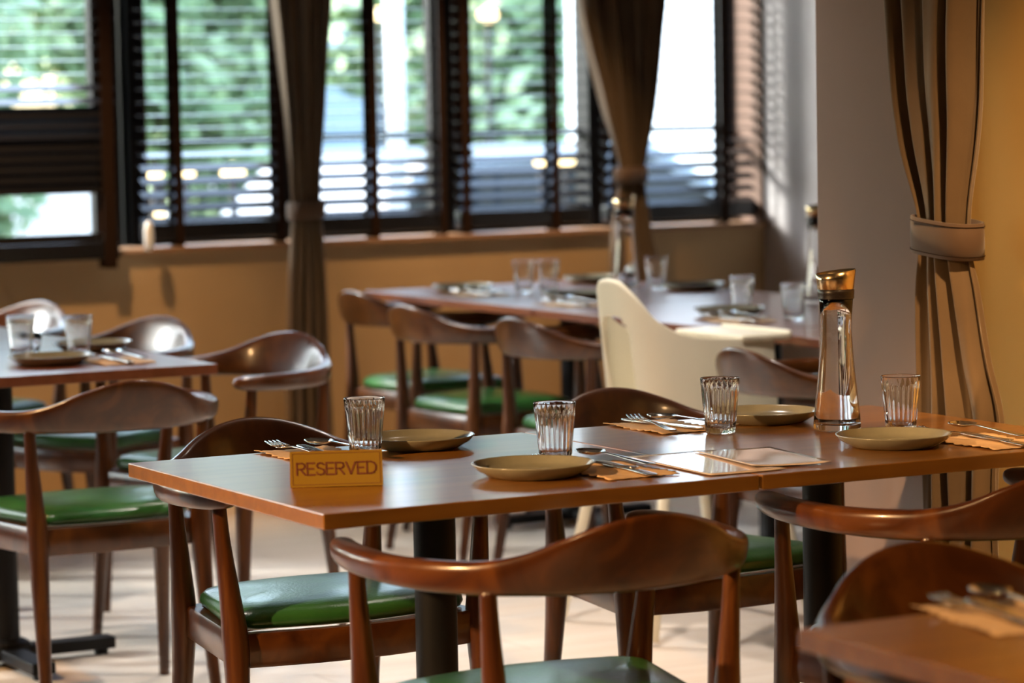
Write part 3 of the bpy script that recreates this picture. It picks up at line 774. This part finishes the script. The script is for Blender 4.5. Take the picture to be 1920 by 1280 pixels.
# lettering as strokes: rounded sans capitals
def letters(word, size, sw, gap, mtx, name, material, parent):
    G = {
        'R': ([[(0, 0), (0, 1), (.42, 1), (.6, .92), (.66, .74), (.58, .56), (.4, .48), (.05, .48)], [(.3, .48), (.68, 0)]], .68),
        'E': ([[(.6, 1), (0, 1), (0, 0), (.62, 0)], [(0, .52), (.5, .52)]], .6),
        'S': ([[(.6, .86), (.48, .97), (.3, 1), (.1, .93), (.03, .76), (.12, .6), (.34, .52), (.56, .42), (.64, .25), (.55, .07), (.32, 0), (.1, .04), (0, .18)]], .62),
        'V': ([[(0, 1), (.38, 0), (.76, 1)]], .76),
        'D': ([[(0, 0), (0, 1), (.35, 1), (.6, .9), (.74, .68), (.76, .5), (.74, .32), (.6, .1), (.35, 0), (0, 0)]], .76)}
    tot = sum(G[c1][1] for c1 in word) * size + gap * (len(word) - 1)
    x = -tot / 2; q = MB()
    for c1 in word:
        strokes, wd = G[c1]
        for st in strokes:
            pts = [Vector((x + px * size, 0, py * size)) for px, py in st]
            for i in range(len(pts) - 1):
                a, b2 = pts[i], pts[i + 1]; d = b2 - a; L = d.length
                rot = Matrix.Rotation(-math.atan2(d.z, d.x), 3, 'Y')
                q.box((a + b2) / 2, (L + sw * 0.75, 0.0006, sw), rot)
        x += wd * size + gap
    q.v = [mtx @ p for p in q.v]
    return q.build(name, material, parent, smooth=False)
letters('RESERVED', 0.0195, 0.0029, 0.0036, Tf @ Matrix.Translation((0, -th / 2 - 0.0004, 0.0205)), 'lettering', M['sign_dark'], sg)

# ------------------------------------------------------------------ highchair (cream plastic, high back with an arch opening)
hc = empty('highchair', (4.105, 6.68, 0), R(0)); tag(hc, 'cream plastic highchair with tall rounded back facing the rear table', 'highchair')
# one continuous shell: wing - back - wing; s runs around the shell, top edge follows the swoop
V = []; F = []
path = [(0.185, -0.150), (0.12, -0.155), (0.05, -0.155), (-0.02, -0.150), (-0.08, -0.140), (-0.125, -0.125), (-0.155, -0.100), (-0.172, -0.065), (-0.178, -0.03), (-0.178, 0.03), (-0.172, 0.065), (-0.155, 0.100), (-0.125, 0.125), (-0.08, 0.140), (-0.02, 0.150), (0.05, 0.155), (0.12, 0.155), (0.185, 0.150)]
tops = [0.748, 0.750, 0.754, 0.760, 0.775, 0.81, 0.86, 0.895, 0.910, 0.910, 0.895, 0.86, 0.81, 0.775, 0.760, 0.754, 0.750, 0.748]
pp = catmull([[a, b1, t_] for (a, b1), t_ in zip(path, tops)], 5)
ROWS = 26
for (x, y, zt) in pp:
    for r_ in range(ROWS + 1):
        s1 = r_ / ROWS; zb = 0.56
        z = zb + (zt - zb) * s1
        V.append((x - 0.035 * max(0, (z - 0.60) / 0.3) * (1 if x < 0 else 0) * min(1, -x / 0.12 if x < 0 else 0), y * (1.08 - 0.12 * s1), z))
for i in range(len(pp) - 1):
    for r_ in range(ROWS):
        a = i * (ROWS + 1) + r_
        idx = (a, a + 1, a + ROWS + 2, a + ROWS + 1)
        c1 = sum((Vector(V[k_]) for k_ in idx), Vector()) / 4
        hole = c1.x < -0.10 and ((abs(c1.y) < 0.068 and c1.z < 0.755) or (c1.y ** 2 + (c1.z - 0.755) ** 2 < 0.068 ** 2))
        if not hole: F.append(idx)
o = mesh_obj('back_shell', V, F, M['highchair'], hc); m = o.modifiers.new('s', 'SOLIDIFY'); m.thickness = 0.016; m.offset = 0; bevel(o, 0.004)
q = MB(); q.box((0.09, -0.138, 0.655), (0.19, 0.012, 0.19)); q.box((0.09, 0.138, 0.655), (0.19, 0.012, 0.19)); q.build('side_panel', M['highchair'], hc, smooth=False)
q = MB(); q.box((0.01, 0, 0.585), (0.31, 0.27, 0.022)); bevel(q.build('seat', M['highchair'], hc, smooth=False), 0.008, 3)
q = MB(); q.box((0.155, 0, 0.752), (0.15, 0.33, 0.016)); q.box((0.228, 0, 0.757), (0.012, 0.33, 0.022)); bevel(q.build('tray', M['highchair'], hc, smooth=False), 0.006, 3)
for sx in (-1, 1):
    for sy in (-1, 1):
        q = MB(); q.tube([(sx * 0.13, sy * 0.15, 0.58), (sx * 0.24, sy * 0.235, 0.012)], [0.016, 0.014], 14); q.build('leg', M['highchair'], hc)

# ------------------------------------------------------------------ ceiling downlights (fittings of the beams above)
dl = empty('ceiling_downlight')
q = MB(); q.lathe([(0.05, 0.0), (0.05, -0.02), (0.042, -0.02), (0.042, 0.0)], 28, capb=False); q.build('trim_ring', M['white'], dl)
DLW = ['left of the front table', 'left of the left table', 'above the near chairs of the front table', 'nearest the closest table', 'by the left windows', 'by the middle windows', 'over the middle aisle, added to brighten the floor', 'over the left aisle, added to brighten the floor', 'over the aisle before the rear table, added fill']
for i, (x, y, t_, p, a, c1) in enumerate(DOWNLIGHTS):
    place(dl, (x, y, CEIL), 0, 'small round white ceiling downlight ' + DLW[i], 'ceiling light', 'ceiling downlights')

# ------------------------------------------------------------------ outside the windows
q = MB(); q.box((6, 35, -0.35), (90, 50, 0.1)); tag(q.build('street_ground', M['asphalt'], smooth=False), 'grey street outside the windows', 'ground', kind='structure')
q = MB(); q.box((6, 12.2, -0.22), (60, 4.0, 0.2)); tag(q.build('pavement', M['pavement'], smooth=False), 'pale pavement outside the windows', 'pavement', kind='structure')

def tree(x, y, h, r, label, seed, low=0.6, nleaf=9000):
    rnd = random.Random(seed)
    root = empty('tree', (x, y, -0.3)); tag(root, label, 'tree', 'trees outside the windows')
    q = MB(); q.tube([(0, 0, 0), (0.05, 0, h * 0.3), (0, 0.05, h * 0.75)], [0.14, 0.11, 0.05], 10); q.build('trunk', M['bark'], root)
    V = []; F = []
    blobs = [(rnd.uniform(-r, r) * 0.75, rnd.uniform(-r, r) * 0.5, rnd.uniform(low, h), rnd.uniform(0.35, 0.62) * r) for _ in range(24)]
    for _ in range(nleaf):
        bx, by, bz, br_ = rnd.choice(blobs)
        d = Vector((rnd.gauss(0, 1), rnd.gauss(0, 1), rnd.gauss(0, 1))).normalized() * br_ * rnd.uniform(0.6, 1.0)
        c1 = Vector((bx, by, bz)) + d
        u = Vector((rnd.gauss(0, 1), rnd.gauss(0, 1), rnd.gauss(0, 1))).normalized(); v = u.orthogonal().normalized()
        s = rnd.uniform(0.08, 0.16)
        n = len(V); V += [c1 - u * s, c1 + v * s * 0.5, c1 + u * s, c1 - v * s * 0.5]; F.append((n, n + 1, n + 2, n + 3))
    me = bpy.data.meshes.new('foliage'); me.from_pydata([tuple(v) for v in V], [], F); me.materials.append(M['leaf'])
    o = bpy.data.objects.new('foliage', me); C.objects.link(o); o.parent = root
TR = [(5.2, 18.5, 3.6, 1.3, 'leafy green tree outside the far left window', 1, 0.9),
      (8.5, 21.5, 4.0, 1.2, 'leafy green tree seen through the window left of the left curtain', 2, 1.0),
      (12.6, 24.6, 4.6, 0.9, 'leafy green tree seen through the window right of the left curtain', 3, 1.2),
      (11.75, 21.0, 4.0, 1.15, 'leafy green tree seen through the middle window', 4, 0.9),
      (1.6, 17.5, 3.8, 1.5, 'leafy tree further left outside', 5, 0.8),
      (-2.6, 18.0, 3.8, 1.5, 'leafy tree farthest left outside', 6, 0.8)]
for t_ in TR: tree(*t_)

def car_body(x, y, rz, label, mt, lights=None):
    root = empty('parked_car', (x, y, -0.3), rz); tag(root, label, 'car')
    prof = [(-2.1, 0.3), (-2.15, 0.75), (-1.95, 0.92), (-1.2, 0.98), (-0.75, 1.38), (0.75, 1.42), (1.5, 1.02), (2.1, 0.95), (2.15, 0.5), (2.1, 0.3)]
    V = [(px, -0.85, pz) for px, pz in prof] + [(px, 0.85, pz) for px, pz in prof]
    n = len(prof); F = [tuple(range(n)), tuple(range(n, 2 * n))] + [(i, (i + 1) % n, n + (i + 1) % n, n + i) for i in range(n)]
    bevel(mesh_obj('body', V, F, mt, root, smooth=False), 0.06, 3)
    for s in (-1, 1):
        V = [(-1.05, 0.865 * s, 1.02), (-0.72, 0.865 * s, 1.32), (0.68, 0.865 * s, 1.34), (1.25, 0.865 * s, 1.04)]
        o = mesh_obj('side_window', V, [(0, 1, 2, 3)], M['car_glass'], root, smooth=False); m = o.modifiers.new('s', 'SOLIDIFY'); m.thickness = 0.02
        for wx in (-1.3, 1.35):
            q = MB(); q.tube([(wx, s * 0.70, 0.32), (wx, s * 0.88, 0.32)], 0.32, 24); q.build('wheel', M['tyre'], root)
    for yy in ((-0.62, 0.62) if lights is None else ()):
        pass
    return root
car_body(7.9, 15.2, R(6), 'pale grey car parked outside the window left of the left curtain', M['car_white'])
# glowing warm lights outside, each built as a globe on an added post
def lamp(x, y, z, r, label, w=1.0):
    o = empty('warm_lamp', (x, y, -0.3)); tag(o, label, 'lamp', 'warm lamps outside')
    q = MB(); q.tube([(0, 0, 0), (0, 0, z + 0.3 - r * 0.8)], 0.02, 8); q.build('post', M['frame'], o)
    q = MB(); q.lathe([(0.01, -r), (r * 0.75 * w, -r * 0.6), (r * w, 0), (r * 0.75 * w, r * 0.6), (0.01, r)], 18, c=(0, 0, z + 0.3), capt=True); q.build('lamp_globe', M['lamp_glow'], o)
for (x, y, z, r, lb) in [(5.255, 13.200, 1.062, 0.03, 'warm glowing lamp low outside the left window, leftmost of three'), (5.409, 13.200, 1.058, 0.035, 'warm glowing lamp low outside the left window, middle of three'),
                         (5.650, 13.200, 1.056, 0.045, 'warm glowing lamp low outside the left window, rightmost of three'), (5.196, 13.000, 0.881, 0.02, 'small amber lamp lowest outside the left window'),
                         (7.752, 14.000, 1.044, 0.03, 'warm glowing lamp outside the middle window, left one'), (7.903, 14.000, 1.046, 0.035, 'warm glowing lamp outside the middle window, right one'),
                         (8.288, 17.000, 1.915, 0.045, 'warm lamp high outside right of the left curtain'), (9.047, 17.000, 1.912, 0.05, 'warm lamp high outside the middle window')]:
    lamp(x, y, z, r, lb, 1.3)
# white column and blue grey building
q = MB(); q.tube([(0, 0, 0), (0, 0, 4.2)], 0.05, 20); o = q.build('white_column', M['white_paint']); o.location = (6.905, 14.0, -0.3); tag(o, 'white round column outside the window right of the left curtain', 'column')
b_ = empty('street_building', (13.7, 30.5, -0.3)); tag(b_, 'blue grey building across the street', 'building')
q = MB(); q.box((0, 0, 3), (2.8, 3, 6)); q.build('walls', M['grey_paint'], b_, smooth=False)
for i in range(2):
    for j in range(3):
        q = MB(); q.box((-0.9 + 1.8 * i, -1.51, 1.2 + 1.7 * j), (0.9, 0.04, 1.1)); q.build('window', M['car_glass'], b_, smooth=False)
b_ = empty('added_white_wall', (10.85, 17.1, -0.3), math.atan2(-0.9, 0.43)); tag(b_, 'white wall added outside the far right window to catch the sun', 'wall')  # added wall, turned to the sun so its window fills with white
q = MB(); q.box((0, 0, 2.2), (2.3, 0.3, 4.4)); q.build('wall_panel', M['white_paint'], b_, smooth=False)
q = MB(); q.box((0, 0, 4.45), (2.4, 0.4, 0.1)); q.build('coping', M['white_paint'], b_, smooth=False)
